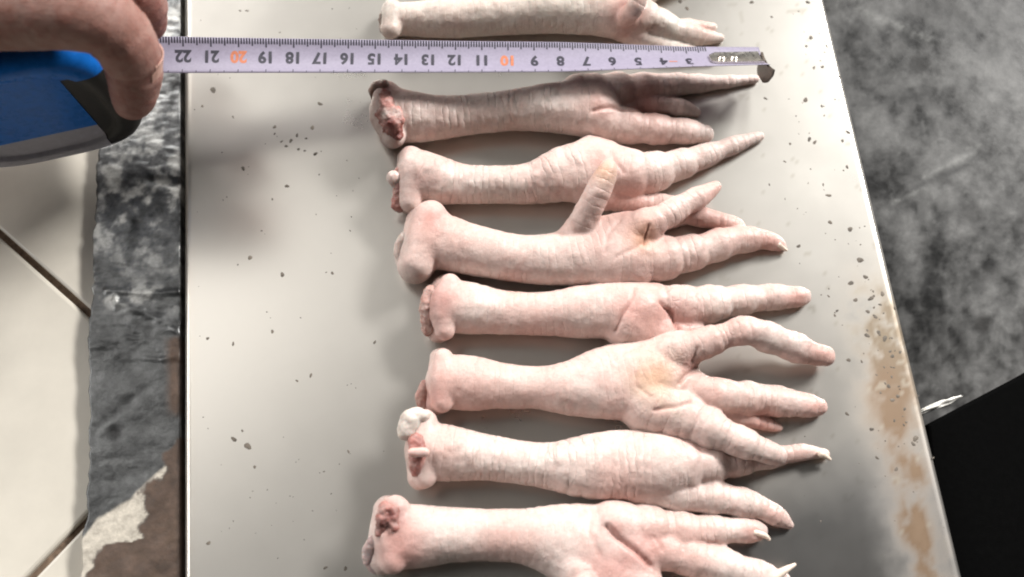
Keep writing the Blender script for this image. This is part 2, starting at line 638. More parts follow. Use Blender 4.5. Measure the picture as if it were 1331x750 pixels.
c = np.stack([g, g * 0.99, g * 0.965], 1)
z = 0.025 * n1 + 0.008 * n2
for pts, w, a in (([(1160, 264), (1185, 253), (1205, 244)], 3.0, 0.006), ([(1202, 230), (1230, 215), (1268, 198)], 3.0, 0.006), ([(1258, 192), (1282, 184)], 2.5, 0.005),
                  ([(1115, 10), (1160, 30), (1220, 55)], 5, 0.003), ([(1190, 244), (1268, 210)], 5, -0.004)):
    e = np.exp(-(seg_d(px, py, pts) / w) ** 2)
    z += a * e
    c = blend(c, e * (0.35 + 0.8 * n3 + 0.5 * n2), (0.24, 0.24, 0.23) if a > 0 else (0.03, 0.03, 0.03))
for (qx, qy, r, s) in ((1193, 84, 13, 0.85), (1277, 420, 11, 0.9), (1262, 278, 15, 0.55), (1249, 28, 10, 0.3), (1160, 445, 8, 0.4), (1225, 15, 22, 0.3), (1190, 15, 18, 0.35)):
    d = np.hypot(px - qx, py - qy) + 3 * n3
    e = np.exp(-(d / r) ** 4)
    c = blend(c, e * s, (0.018, 0.017, 0.016)); z -= 0.008 * e
V[:, 2] = Z_SLAB + z
rough = (0.42 + 0.25 * n2).clip(0.2, 0.8)
V2, Q2, ring = skirt(V, Q, nx, ny, Z_SLAB - 1.5)
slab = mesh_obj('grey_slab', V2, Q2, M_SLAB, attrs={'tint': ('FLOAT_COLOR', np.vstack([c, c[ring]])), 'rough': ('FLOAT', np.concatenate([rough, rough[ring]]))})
tag(slab, kind='structure')

# black flat case at the lower right, on the slab
zt = -0.75
top = [P(1206, 552, zt), P(1331, 486, zt), P(1331, 486, zt) + (7, 3.7, 0), P(1480, 900, zt), P(1245, 900, zt)]
top = [np.array(t) for t in top]
V, Fc = [], []
cen = np.mean(top, 0)
for ins, zz in ((0, Z_SLAB - 0.05), (0, zt - 0.12), (0.035, zt - 0.035), (0.12, zt)):
    for t in top:
        dv = cen - t; dv[2] = 0
        q = t + dv / np.linalg.norm(dv) * ins
        V.append((q[0], q[1], zz))
n = len(top)
for k in range(3):
    for i in range(n):
        j = (i + 1) % n
        Fc.append((k * n + i, k * n + 4 + (n - 4) + i, k * n + n + j, k * n + j))
Fc.append(tuple(reversed(range(3 * n, 4 * n))))
Fc = [tuple(reversed(f)) for f in Fc]
mat_o = mesh_obj('black_mat', V, Fc, M_BLACK, smooth=False)
tag(mat_o, 'thick matte black rubber mat lying on the grey slab beside the plate', 'mat')

# white crust of residue at the slab's joint with the mat
V, Q, nx, ny = grid_mesh(-1, 1, -1, 1, 0.12)
a = P(1196, 536, Z_SLAB); b = P(1250, 514, Z_SLAB)
ang = math.atan2(b[1] - a[1], b[0] - a[0])
L = np.linalg.norm(b - a) / 2 * 1.15
r2 = np.hypot(V[:, 0], V[:, 1])
ed = 1 - r2 + 0.3 * noise(np.stack([V[:, 0] * 3, V[:, 1] * 3, V[:, 0] * 0], 1), 1, 3)
zz = 0.22 * np.sqrt(ed.clip(0, 1)) * (0.7 + 0.5 * noise(np.stack([V[:, 0] * 3, V[:, 1] * 2, V[:, 0] * 0], 1), 1, 8)) - 0.06
W = np.stack([V[:, 0] * L * math.cos(ang) - V[:, 1] * 0.12 * math.sin(ang), V[:, 0] * L * math.sin(ang) + V[:, 1] * 0.12 * math.cos(ang), zz], 1)
W += (a + b) / 2 + (0, 0, 0.03)
keep = (ed > -0.1)[Q].all(1)
crust = mesh_obj('white_residue', W, Q[keep], M_CHALK)
tag(crust, 'small white crusty residue streak at the edge of the black mat', 'residue')

# ------------------------------------------------------------------ the steel plate
ed = np.array((2.41, -22.81, 0)); ed /= np.linalg.norm(ed)
per = np.array((-ed[1], ed[0], 0))
pL = P(240.5, 375, 0); pR = P(1160, 375, 0)
wid = float((pR - pL) @ per)
V, Q, nx, ny = grid_mesh(0, wid, -27, 24, 0.14)
rest = V.copy()
R = 0.07
dx = np.minimum(V[:, 0], wid - V[:, 0])
W = pL[None] + V[:, :1] * per[None] - V[:, 1:2] * ed[None]
W[:, 2] = 0
W[:, 2] -= R * (1 - np.sqrt(1 - ((R - dx) / R).clip(0, 1) ** 2)) * 0.9
px, py = proj(W)
Wn = W.copy(); Wn[:, 2] = 7.1
n1 = fbm(Wn, 0.22, 51, 4); n2 = fbm(Wn, 1.2, 57, 4, 0.6); n3 = fbm(Wn, 3.5, 59, 3)
c = np.tile(np.array((0.56, 0.535, 0.492)), (len(W), 1)) * (1 + 0.04 * n1 + 0.015 * n2)[:, None]
dr = wid - V[:, 0]        # distance from the right edge
stain = np.exp(-(((px - 1152 - (py - 440) * 0.2) / 40) ** 2)) * np.exp(-((py - 455) / 85) ** 2) * (0.9 + 1.3 * n2 + 0.6 * n3)
c = blend(c, stain * 1.3, (0.205, 0.16, 0.11))
stain2 = np.exp(-(((px - 1175 - (py - 600) * 0.2) / 36) ** 2)) * np.clip((py - 440) / 60, 0, 1) * (0.8 + 0.9 * n2 + 0.4 * n1)
c = blend(c, stain2 * 1.25, (0.20, 0.135, 0.085))
edge_b = np.exp(-((px - 243) / 9) ** 2) * (0.35 + 0.6 * n3) * (py > 100)
c = blend(c, edge_b * 0.35, (0.5, 0.42, 0.33))
spots = (n3 > 0.42) * (n2 > 0.0) * np.clip((px - 880) / 250, 0, 0.5)
c = blend(c, spots, (0.38, 0.35, 0.29))
grime = np.clip(stain + stain2, 0, 1)
rough = (0.285 + 0.02 * n1 + 0.004 * n2 + 0.25 * grime).clip(0.2, 0.8)
metal = 0.76 * (1 - 0.6 * grime)
grey_zone = np.clip((py - 545 - 0.45 * (1130 - px).clip(-200, 400) + 30 * n1 + 25 * n2) / 110, 0, 1) * np.clip((px - 900) / 60, 0, 1)
c = blend(c, grey_zone * 0.8 * (1 - np.clip(stain2 * 1.3, 0, 1)), (0.43, 0.42, 0.41))      # greyer, more metallic zone towards the lower right
metal = metal * (1 - grey_zone) + (0.98 - 0.6 * np.clip(stain2, 0, 1)) * grey_zone
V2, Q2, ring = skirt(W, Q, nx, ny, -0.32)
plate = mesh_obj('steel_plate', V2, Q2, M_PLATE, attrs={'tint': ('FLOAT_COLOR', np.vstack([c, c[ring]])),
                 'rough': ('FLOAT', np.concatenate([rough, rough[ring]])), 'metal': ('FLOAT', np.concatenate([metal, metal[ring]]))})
tag(plate, 'wide flat pale steel plate speckled with dark marks, under the chicken feet', 'plate')

# dark specks stuck on the plate
SP = [(312, 14, 3), (321, 14, 3.5), (277, 117, 6), (263, 138, 3), (416, 135, 5), (303, 152, 3), (357, 165, 3.5), (357, 174, 3), (378, 183, 4), (386, 176, 4), (372, 190, 3), (366, 184, 3),
      (398, 180, 2.5), (406, 166, 4), (410, 200, 4), (388, 194, 3), (396, 196, 2.5), (316, 219, 4.5), (373, 242, 4), (325, 335, 5), (367, 357, 4.5), (432, 355, 4), (424, 354, 2), (354, 259, 2.5),
      (304, 571, 6), (322, 580, 7), (331, 607, 3.5), (270, 440, 3), (303, 447, 4), (354, 431, 3.5), (404, 488, 4), (386, 495, 3), (487, 445, 4), (453, 587, 3.5), (421, 613, 2.5), (271, 706, 4),
      (423, 738, 4), (449, 739, 4), (315, 560, 2.5), (884, 2, 4), (893, 11, 4), (977, 3, 4), (1050, 3, 4), (1058, 88, 3.5), (1069, 87, 3), (1047, 130, 6), (1068, 138, 3), (1054, 49, 4), (1003, 22, 3),
      (1075, 60, 3), (1052, 181, 5), (1059, 185, 5), (1103, 172, 5), (1095, 183, 3), (1101, 217, 3.5), (1077, 254, 5.5), (1079, 289, 4), (1105, 298, 5), (1038, 320, 4), (1118, 338, 6), (1106, 368, 5.5),
      (1125, 360, 4.5), (1132, 388, 6), (1147, 382, 5), (1112, 390, 4), (1085, 410, 3.5), (1077, 385, 3), (1088, 404, 3), (1127, 436, 5), (1150, 440, 6), (1142, 432, 4), (1103, 468, 4), (1160, 520, 5),
      (1167, 515, 4), (1190, 570, 6), (1187, 577, 5), (1133, 558, 4), (1140, 595, 4), (1101, 538, 4), (1160, 463, 4), (1155, 502, 4), (1020, 210, 3), (1000, 240, 2.5), (1027, 187, 2.5), (1091, 100, 3),
      (1048, 60, 3), (995, 128, 4), (1165, 610, 4), (1128, 405, 4), (1144, 396, 3.5), (1138, 412, 3.5), (1070, 240, 3), (1120, 470, 3), (290, 260, 2), (455, 300, 2), (340, 300, 2)]
for k in range(70):
    SP.append((rng.uniform(250, 500), rng.uniform(0, 740), rng.uniform(0.8, 1.7)))
    y = rng.uniform(370, 600)
    if k % 2: SP.append((rng.normal(1150 + (y - 440) * 0.24, 18), y, rng.uniform(1.2, 3.2)))
    y = rng.uniform(0, 700)
    SP.append((rng.uniform(1020, 1075 + 0.24 * y), y, rng.uniform(0.8, 2.0)))
V, Fc = [], []
for (x, y, r) in SP:
    q = P(x, y, 0); rr = cmr(x, y, r * 0.72, 0)
    a0 = rng.uniform(0, 6.28); el = rng.uniform(0.5, 1.0)
    b0 = len(V); m = 9
    for sc_, zz in ((1.0, -0.004), (0.75, 0.45), (0.3, 0.7)):
        for i in range(m):
            a = 2 * math.pi * i / m
            k = sc_ * rr * (1 + 0.16 * math.sin(2 * math.pi * i / m * 2 + x) + 0.12 * math.sin(2 * math.pi * i / m * 3 + y))
            lx, ly = k * math.cos(a), k * math.sin(a) * el
            V.append((q[0] + lx * math.cos(a0) - ly * math.sin(a0), q[1] + lx * math.sin(a0) + ly * math.cos(a0), zz * min(rr, 0.09) * 0.22))
    for l in range(2):
        for i in range(m):
            j = (i + 1) % m
            Fc.append((b0 + l * m + i, b0 + l * m + j, b0 + l * m + m + j, b0 + l * m + m + i))
    Fc.append(tuple(b0 + 2 * m + i for i in range(m)))
sp = mesh_obj('dark_specks', V, Fc, M_SPECK, plate)
tag(sp, kind='stuff')


# ------------------------------------------------------------------ chicken feet
CREAM = (0.88, 0.715, 0.65)
PINK = (0.80, 0.46, 0.395)
ROSE = (0.64, 0.25, 0.21)
ORANGE = (0.80, 0.40, 0.16)
GREY = (0.50, 0.43, 0.37)
WHITE = (0.84, 0.76, 0.70)


def flesh(name, chains, k, h, mat, parent, base, spots=(), scute=None, rag=0.0, floor=0.0, seed=0, ridge_toes=0.35, mott=0.5, creases=(), scars=()):
    V, Q, N = surface(chains, k, h, floor)
    D = []; A = []
    for ch in chains:
        d, s = chain_dist(V, ch)
        D.append(d); A.append(s)
    D = np.array(D); A = np.array(A)
    w = D.argmin(0)
    along = A[w, np.arange(len(V))] + 3.0 * w
    sd = np.sort(D, 0)
    dom = ((sd[1] - sd[0]) / 0.15).clip(0, 1) if len(chains) > 1 else np.ones(len(V))
    sc_ = np.full(len(V), ridge_toes)
    if scute:
        for ci, val in scute.items(): sc_[w == ci] = val
    sc_ = sc_ * dom
    # real ridges: shallow transverse scutes and a lumpy skin
    n1 = fbm(V, 1.3, seed + 3, 3); n2 = fbm(V, 4.5, seed + 9, 3, 0.6)
    amp = 0.020 * n2 + 0.035 * n1
    if rag: amp = amp + rag * fbm(V, 5.0, seed + 5, 3, 0.7)
    n3 = fbm(V, 2.2, seed + 31, 2)
    saw = np.abs(np.sin(math.pi * along / 0.27 + 2.6 * n1 + 1.2 * n3)) ** 0.5
    sc_ = sc_ * (0.55 + 1.3 * n3).clip(0.0, 1.1)
    amp = amp + 0.017 * sc_ * (saw - 0.7) * (N[:, 2] > -0.2)
    cmask = np.zeros(len(V))
    for pts, wd, dp, zc in creases:
        pl = [P(x, y, zc) for x, y in pts]
        e = np.exp(-(seg_d(V[:, 0] + 0.03 * n2, V[:, 1] + 0.03 * n1, [(q[0], q[1]) for q in pl]) / wd) ** 2) * (N[:, 2] > 0.0)
        amp = amp - dp * e
        cmask = np.maximum(cmask, e * min(1, dp * 8))
    for ci, s0, wd, dp in (scars or ()):
        e = np.exp(-((along - 3.0 * ci - s0 + 0.06 * n1) / wd) ** 2) * (w == ci) * dom
        amp = amp - dp * e
        cmask = np.maximum(cmask, 0.9 * e)
    if floor is not None: amp = amp * (V[:, 2] > floor + 0.06)
    V = V + N * amp[:, None]
    c = np.tile(np.array(base), (len(V), 1))
    pm = (0.5 + 1.1 * fbm(V, 0.8, seed + 21, 4, 0.6)).clip(0, 1)
    c = blend(c, pm * mott, PINK)
    c = blend(c, ((1 - saw) * sc_ * 0.7).clip(0, 0.7), GREY)
    c = blend(c, (0.25 * (0.5 - 1.5 * n2)).clip(0, 0.35), WHITE)
    c = blend(c, cmask * 0.75, np.array(base) * (0.62, 0.40, 0.36))
    for (x, y, r, col, s, *zz) in spots:
        q = P(x, y, zz[0] if zz else 1.3)
        rr = cmr(x, y, r, 1.3)
        d = np.sqrt(((V - q) ** 2 * (1, 1, 0.3)).sum(1)) / rr
        c = blend(c, s * np.exp(-d * d * (1 + 0.5 * n2 + 0.4 * n1)), col)
    return mesh_obj(name, V, Q, mat, parent, attrs={'tint': ('FLOAT_COLOR', c), 'along': ('FLOAT', along), 'scute': ('FLOAT', sc_)})


def lump(name, pts, mat, parent, base, spots=(), rag=0.05, k=0.06, h=0.05, seed=1, mott=0.4):
    ch = [px_chain(p) for p in pts]
    return flesh(name, ch, k, h, mat, parent, base, spots, rag=rag, floor=0.01, seed=seed, ridge_toes=0.0, mott=mott)


def claw(pts, parent, seed=0):
    ch = [px_chain(pts)]
    V, Q, N = surface(ch, 0.02, 0.035, 0.01)
    return mesh_obj('claw', V, Q, M_CLAW, parent)


GRP = 'chicken feet laid side by side on the plate'
FEET = []


def foot(label, chains, spots=(), base=CREAM, scute=None, k=0.07, seed=0, mott=0.72, ridge=0.6, creases=()):
    root_p = P(*chains[0][1][:2], 0.0)
    root = empty('chicken_foot', root_p, label, 'chicken foot', GRP)
    ch = [px_chain(c, 4 if c[-1][0] > 850 else 3, 0.075 if c[-1][0] > 850 and c[0][0] > 700 else 0.0) for c in chains]
    flesh('skin', ch, k, 0.07, M_FOOT, root, base, spots, scute, seed=seed, mott=mott, ridge_toes=ridge, creases=creases)
    FEET.append(root)
    return root


# 1 - topmost, behind the tape
f = foot('chicken foot at the top, behind the tape measure blade, palest of the row', [
    [(516, 26, 20), (537, 25, 22), (580, 24, 25), (640, 20, 26), (700, 14, 29), (760, 10, 36), (805, 12, 38)],
    [(510, 12, 12, 1.0), (508, 38, 13, 0.9)], [(508, 14, 12, 0.45), (506, 36, 12, 0.4)],
    [(795, 18, 28), (838, 24, 22), (875, 40, 16), (910, 48, 11), (935, 50, 5)],
    [(800, 0, 28), (850, -22, 20), (910, -40, 15), (970, -50, 10)],
    [(790, 25, 20, '-0.1'), (830, 48, 13), (880, 66, 10), (930, 74, 6)],
    [(815, 22, 12, 1.5), (826, 8, 12, 2.1), (838, -18, 9, 2.4)],
    [(860, 38, 9, '+0.1'), (895, 34, 9), (925, 36, 6)]],
    [(815, 20, 26, ROSE, 0.75), (800, 30, 10, GREY, 0.6, 1.9), (915, 36, 16, PINK, 0.8, 0.5), (505, 25, 10, GREY, 0.6)], (0.84, 0.76, 0.67), {0: 0.5, 1: 0, 2: 0}, seed=1, mott=0.3)
lump('cut_joint', [[(502, 16, 6, 0.9), (499, 26, 7, 0.85), (500, 38, 6, 0.7)]], M_RAW, f, (0.34, 0.27, 0.21), [(500, 24, 8, (0.13, 0.12, 0.10), 0.8, 1.0)], rag=0.08, seed=17)

# 2 - greyest, raw red joint
f2 = foot('greyish chicken foot directly below the tape, with raw red cut joint', [
    [(514, 148, 34), (535, 152, 34), (570, 153, 29), (620, 148, 26), (670, 143, 27), (720, 140, 33), (770, 142, 37)],
    [(503, 122, 17, 1.25), (504, 150, 20, 1.3), (512, 178, 15, 1.2)], [(502, 124, 18, 0.6), (510, 176, 17, 0.55)],
    [(775, 155, 27), (810, 163, 22), (850, 168, 19), (890, 171, 16), (916, 174, 12)],
    [(755, 125, 28), (820, 116, 20), (880, 110, 14), (935, 107, 9), (982, 103, 5)],
    [(800, 140, 15, '-0.1'), (850, 136, 12), (885, 140, 10), (905, 146, 6)]],
    [(840, 138, 26, ROSE, 0.8, 0.6), (780, 140, 22, PINK, 0.8, 1.6), (505, 120, 16, PINK, 0.6), (850, 165, 60, PINK, 0.45, 1.0), (640, 140, 60, GREY, 0.25, 1.4)], (0.98, 0.82, 0.75), {0: 0.9, 1: 0.0, 2: 0.0}, seed=2, mott=0.45, creases=[([(770, 150), (800, 143), (838, 139)], 0.07, 0.10, 1.3)])
lump('cut_joint', [[(500, 124, 7, 1.75), (504, 140, 10, 1.8), (511, 158, 12, 1.75), (516, 176, 9, 1.45)], [(496, 150, 8, 1.6), (505, 168, 9, 1.5)], [(514, 142, 5, 1.9), (522, 156, 5, 1.85)]],
     M_RAW, f2, (0.50, 0.17, 0.14), [(500, 148, 8, WHITE, 0.9, 2.0), (514, 143, 6, WHITE, 0.6, 2.2), (518, 176, 12, (0.16, 0.04, 0.035), 0.8, 1.8), (507, 160, 7, (0.18, 0.04, 0.04), 0.8, 2.1)], rag=0.12, seed=5)
lump('skin_flap', [[(484, 118, 6, 1.3), (490, 112, 8, 1.5), (500, 110, 6, 1.7)], [(487, 125, 5, 1.1), (490, 140, 6, 0.9)]], M_RAW, f2, (0.45, 0.33, 0.27), rag=0.06, seed=6)

# 3
f3 = foot('chicken foot third from the top, one long straight toe and a small white bone knob', [
    [(548, 229, 33), (566, 234, 32), (600, 239, 26), (645, 240, 25), (690, 238, 27), (735, 226, 37), (772, 218, 40)],
    [(534, 203, 14, 1.15), (536, 230, 16, 1.2), (534, 262, 15, 1.0)], [(530, 206, 14, 0.5), (532, 262, 17, 0.5)],
    [(775, 220, 38), (830, 226, 28), (875, 216, 20), (925, 199, 14), (970, 183, 9), (988, 177, 5)],
    [(760, 240, 26), (815, 262, 15), (880, 266, 11)],
    [(770, 200, 24, '+0.1'), (792, 196, 12, '+0.6')]],
    [(545, 235, 16, ROSE, 0.35), (786, 205, 18, PINK, 0.7, 1.8), (820, 262, 40, PINK, 0.8, 0.6), (650, 255, 30, GREY, 0.35, 0.8)], CREAM, {0: 0.9, 1: 0, 2: 0, 3: 0.45}, seed=3, mott=0.5, creases=[([(795, 196), (798, 210), (810, 225)], 0.06, 0.06, 1.6)])
lump('cartilage', [[(523, 232, 7, 1.2), (512, 231, 9, 1.25)], [(512, 231, 8, 1.25), (518, 244, 6, 0.9)]], M_CART, f3, (0.86, 0.74, 0.68), rag=0.03, seed=7)
lump('cut_joint', [[(520, 250, 9, 0.9), (518, 268, 9, 0.7)], [(520, 222, 7, 1.2), (519, 240, 7, 1.1)]], M_RAW, f3, (0.48, 0.2, 0.17), rag=0.08, seed=8)

# 4
f4 = foot('chicken foot with its back toe bent up over the foot above, sole showing orange', [
    [(566, 312, 38), (588, 318, 36), (620, 326, 33), (665, 335, 31), (705, 338, 33), (745, 334, 38), (785, 326, 46), (815, 318, 44)],
    [(560, 284, 23, 1.2), (550, 312, 24, 1.15), (542, 342, 22, 1.1)], [(552, 290, 25, 0.65), (540, 345, 24, 0.62)],
    [(748, 312, 24, '+0.2'), (762, 280, 18, 1.7), (778, 248, 17, 2.3), (789, 224, 14, 2.5), (792, 214, 8, 2.5)],
    [(815, 305, 26, '+0.3'), (850, 288, 19, 1.5), (890, 266, 15, 1.3), (918, 251, 12, 1.1), (930, 243, 7, 1.0)],
    [(830, 296, 20, 0.7), (880, 280, 13), (925, 285, 12), (955, 292, 9), (966, 296, 4)],
    [(795, 336, 40), (850, 337, 29), (900, 328, 22), (945, 315, 18), (985, 311, 14), (1008, 316, 9), (1018, 322, 4)],
    [(930, 326, 12, '+0.1'), (965, 308, 10, '+0.3'), (982, 304, 7)]],
    [(836, 308, 17, ORANGE, 0.85, 1.9), (842, 302, 9, (0.5, 0.22, 0.12), 0.6, 2.0), (786, 226, 16, ORANGE, 0.55, 2.6), (562, 284, 15, ROSE, 0.75, 1.9), (560, 300, 40, PINK, 0.6),
     (830, 300, 60, PINK, 0.5, 1.5), (1000, 315, 26, PINK, 0.8, 0.5), (926, 246, 16, PINK, 0.7, 1.0), (940, 290, 40, PINK, 0.7, 0.5), (530, 320, 12, WHITE, 0.8, 1.0)], CREAM, {0: 0.4, 1: 0, 2: 0}, seed=4, mott=0.6, creases=[([(842, 296), (838, 316)], 0.06, 0.10, 1.8), ([(806, 288), (790, 306), (786, 330)], 0.07, 0.05, 1.6), ([(838, 318), (800, 336)], 0.06, 0.04, 1.6)])
lump('cartilage', [[(526, 310, 8, 1.0), (519, 324, 8, 0.8), (524, 342, 9, 0.7)]], M_CART, f4, (0.78, 0.68, 0.62), [(519, 330, 6, (0.2, 0.12, 0.1), 0.8, 1.2)], rag=0.06, seed=9)
claw([(1012, 318, 4, 0.4), (1022, 325, 2, 0.2)], f4)

# 5
f5 = foot('chicken foot with one thick blunt toe pointing straight right, lower edge under another sole', [
    [(592, 399, 34), (612, 401, 34), (650, 406, 29), (700, 408, 28), (745, 406, 33), (790, 404, 37), (830, 404, 36)],
    [(585, 368, 13, 1.35), (576, 398, 18, 1.25), (578, 430, 13, 1.2)], [(578, 374, 17, 0.55), (566, 405, 17, 0.6), (570, 430, 16, 0.5)],
    [(820, 393, 24, '+0.2'), (860, 396, 25), (900, 398, 25), (945, 392, 20), (990, 387, 17), (1030, 386, 14), (1043, 386, 10)],
    [(815, 420, 32), (850, 432, 24), (900, 432, 16)]],
    [(572, 395, 30, ROSE, 0.7), (562, 410, 22, (0.5, 0.3, 0.26), 0.7), (825, 400, 20, ROSE, 0.5, 2.0), (840, 425, 30, PINK, 0.8), (880, 415, 28, ROSE, 0.5, 0.9), (1038, 385, 18, PINK, 0.9, 0.8), (700, 425, 40, PINK, 0.5, 0.8)],
    CREAM, {0: 0.4, 1: 0, 2: 0, 3: 0.8}, seed=5, mott=0.6, creases=[([(825, 374), (820, 394), (806, 416), (800, 430)], 0.06, 0.10, 1.5), ([(858, 396), (874, 408), (884, 428)], 0.06, 0.13, 1.3)])
lump('cut_joint', [[(560, 380, 9, 1.2), (556, 402, 11, 1.1), (558, 428, 9, 0.8)]], M_RAW, f5, (0.42, 0.24, 0.20), rag=0.08, seed=10)

# 6 - sole up
f6 = foot('chicken foot sole up with a round orange pad and toes spread wide', [
    [(588, 496, 35), (612, 498, 36), (650, 501, 30), (700, 504, 28), (745, 504, 36), (790, 498, 48), (835, 492, 52), (860, 490, 48)],
    [(576, 466, 13, 1.4), (574, 494, 16, 1.35), (574, 522, 15, 1.25)], [(573, 467, 15, 0.5), (568, 522, 17, 0.5)],
    [(865, 464, 30, '+0.1'), (905, 450, 21, 1.5), (945, 436, 17, 1.7), (972, 430, 18, 1.8), (1005, 441, 19, 1.3), (1045, 456, 17, 0.9), (1072, 463, 12, 0.6)],
    [(895, 503, 22, '+0.3'), (930, 513, 21, 1.1), (985, 518, 20), (1035, 525, 17), (1064, 529, 11)],
    [(845, 522, 42), (890, 543, 30, '+0.2'), (935, 563, 22, 1.3), (980, 581, 17, 1.3), (1010, 592, 12, 1.0)],
    [(930, 535, 12, 0.5), (985, 549, 9), (1012, 556, 5)]],
    [(858, 484, 30, ORANGE, 0.65, 2.4), (845, 495, 18, (0.8, 0.55, 0.36), 0.6, 2.6), (888, 492, 9, ROSE, 0.8, 2.3), (900, 475, 12, ROSE, 0.7, 2.0), (580, 500, 24, PINK, 0.8), (560, 520, 20, ROSE, 0.6),
     (940, 440, 40, PINK, 0.5), (1065, 460, 25, PINK, 0.8, 0.8), (1060, 528, 20, PINK, 0.8, 0.7), (990, 552, 30, PINK, 0.9, 0.4), (920, 515, 30, PINK, 0.5), (640, 520, 50, PINK, 0.5, 0.8)],
    CREAM, {0: 0.35, 1: 0, 2: 0, 3: 0.7}, seed=6, mott=0.6, creases=[([(884, 497), (892, 488), (910, 474)], 0.07, 0.10, 1.9), ([(838, 446), (815, 456), (800, 468)], 0.05, 0.04, 1.8), ([(902, 522), (880, 530), (850, 534)], 0.06, 0.08, 1.6), ([(830, 470), (826, 500), (846, 516)], 0.06, 0.035, 1.8), ([(905, 455), (900, 470)], 0.05, 0.06, 1.7), ([(972, 418), (976, 440)], 0.05, 0.04, 1.9)])
lump('cut_joint', [[(553, 500, 7, 0.9), (547, 518, 8, 0.7), (553, 530, 8, 0.5)]], M_RAW, f6, (0.46, 0.22, 0.18), rag=0.06, seed=11)

# 7 - scaled, bone showing
f7 = foot('scaly chicken foot second from the bottom with white cartilage and bone end', [
    [(562, 586, 36), (582, 589, 36), (620, 593, 31), (670, 600, 28), (720, 606, 31), (770, 606, 42), (815, 604, 46), (850, 604, 42)],
    [(552, 548, 16, 1.25), (550, 585, 17, 1.3), (552, 620, 15, 1.15)], [(546, 550, 17, 0.6), (546, 620, 17, 0.55)],
    [(860, 604, 38), (910, 602, 27), (955, 600, 19), (1000, 594, 14), (1045, 588, 10), (1072, 590, 6)],
    [(830, 632, 26, 0.5), (880, 642, 22), (940, 648, 20), (985, 660, 16), (1012, 672, 11), (1026, 682, 6)],
    [(880, 580, 20, 0.6), (920, 570, 12), (960, 565, 8)]],
    [(575, 585, 25, PINK, 0.5), (960, 570, 30, PINK, 0.8), (1045, 588, 30, PINK, 0.7), (1015, 670, 26, PINK, 0.8), (800, 640, 40, PINK, 0.7, 0.8), (900, 575, 30, ROSE, 0.5, 0.7), (680, 600, 50, WHITE, 0.4, 1.6)],
    CREAM, {0: 1.0, 1: 0.0, 2: 0.0}, seed=7, mott=0.42)
lump('cartilage', [[(534, 546, 14, 1.5), (530, 560, 14, 1.4)], [(540, 538, 9, 1.5), (552, 540, 8, 1.6)]], M_CART, f7, (0.84, 0.78, 0.70), rag=0.05, seed=12, mott=0.15)
lump('cut_joint', [[(541, 572, 10, 1.75), (543, 592, 12, 1.7), (541, 612, 9, 1.4)]], M_RAW, f7, (0.50, 0.2, 0.17), [(545, 580, 10, (0.3, 0.07, 0.06), 0.7, 2)], rag=0.1, seed=13)
lump('bone_end', [[(536, 588, 6, 2.15), (552, 588, 6, 2.2)]], M_CART, f7, (0.84, 0.60, 0.54), rag=0.02, seed=14, mott=0.2)
claw([(1068, 590, 5, 0.5), (1079, 597, 2, 0.3)], f7)

# 8 - bottom
f8 = foot('bottom-most chicken foot, cut by the lower picture edge, with a pale claw', [
    [(524, 697, 41), (548, 697, 40), (585, 695, 35), (635, 695, 33), (680, 697, 35), (720, 702, 45), (765, 712, 56), (800, 718, 58)],
    [(514, 662, 18, 1.35), (508, 694, 20, 1.3), (510, 728, 18, 1.2)], [(505, 664, 20, 0.65), (496, 726, 21, 0.62)],
    [(800, 684, 32, '+0.2'), (845, 688, 28), (895, 690, 22), (940, 689, 18), (975, 689, 15), (986, 690, 12)],
    [(850, 712, 24, 0.8), (890, 722, 23), (940, 736, 22), (985, 748, 19), (1015, 756, 13)],
    [(790, 742, 46), (840, 775, 30), (900, 800, 22), (970, 815, 15)],
    [(745, 735, 30, '+0.3'), (765, 770, 20, 1.5), (790, 800, 14, 1.2)]],
    [(505, 668, 20, (0.42, 0.17, 0.15), 0.9, 1.9), (520, 715, 36, ROSE, 0.6), (790, 745, 40, ROSE, 0.6), (798, 690, 12, ROSE, 0.7, 2.1), (835, 715, 34, ROSE, 0.6, 1.0), (900, 705, 40, PINK, 0.7, 1.0), (980, 690, 16, PINK, 0.8, 0.9), (660, 715, 40, PINK, 0.5, 1.2)],
    (0.87, 0.74, 0.68), {0: 0.4, 1: 0, 2: 0, 3: 0.7}, seed=8, mott=0.55, creases=[([(788, 686), (800, 700), (826, 718), (846, 736)], 0.10, 0.16, 1.4), ([(772, 662), (765, 690), (778, 722)], 0.09, 0.04, 1.5), ([(850, 700), (860, 716)], 0.05, 0.05, 1.2), ([(905, 706), (930, 706)], 0.05, 0.05, 0.9)])
lump('cut_joint', [[(502, 660, 9, 1.78), (499, 674, 11, 1.74), (496, 690, 9, 1.6)], [(512, 664, 6, 1.85), (512, 684, 6, 1.82)]], M_RAW, f8, (0.40, 0.15, 0.125), [(497, 684, 10, (0.12, 0.045, 0.04), 0.9, 1.9), (508, 668, 8, (0.24, 0.07, 0.06), 0.8, 2.0)], rag=0.12, seed=15)
lump('cartilage', [[(485, 704, 8, 1.2), (480, 722, 10, 0.9), (488, 738, 9, 0.7)]], M_CART, f8, (0.50, 0.40, 0.40), rag=0.08, seed=16)
claw([(1008, 750, 7, 0.7), (1019, 742, 5, 0.8), (1033, 734, 2.2, 0.8)], f8)
claw([(982, 692, 4, 0.7), (994, 696, 3.5, 0.6), (1000, 701, 2, 0.5)], f8)

# ------------------------------------------------------------------ tape measure
tape = empty('tape_measure', P(60, 160, 1.5), 'blue and grey tape measure with its pale lilac blade pulled out across the feet', 'tape measure')


def blade_px(n):
    return 895 - 33.67 * (n - 3) - 0.0911 * (n - 3) * (n - 12)


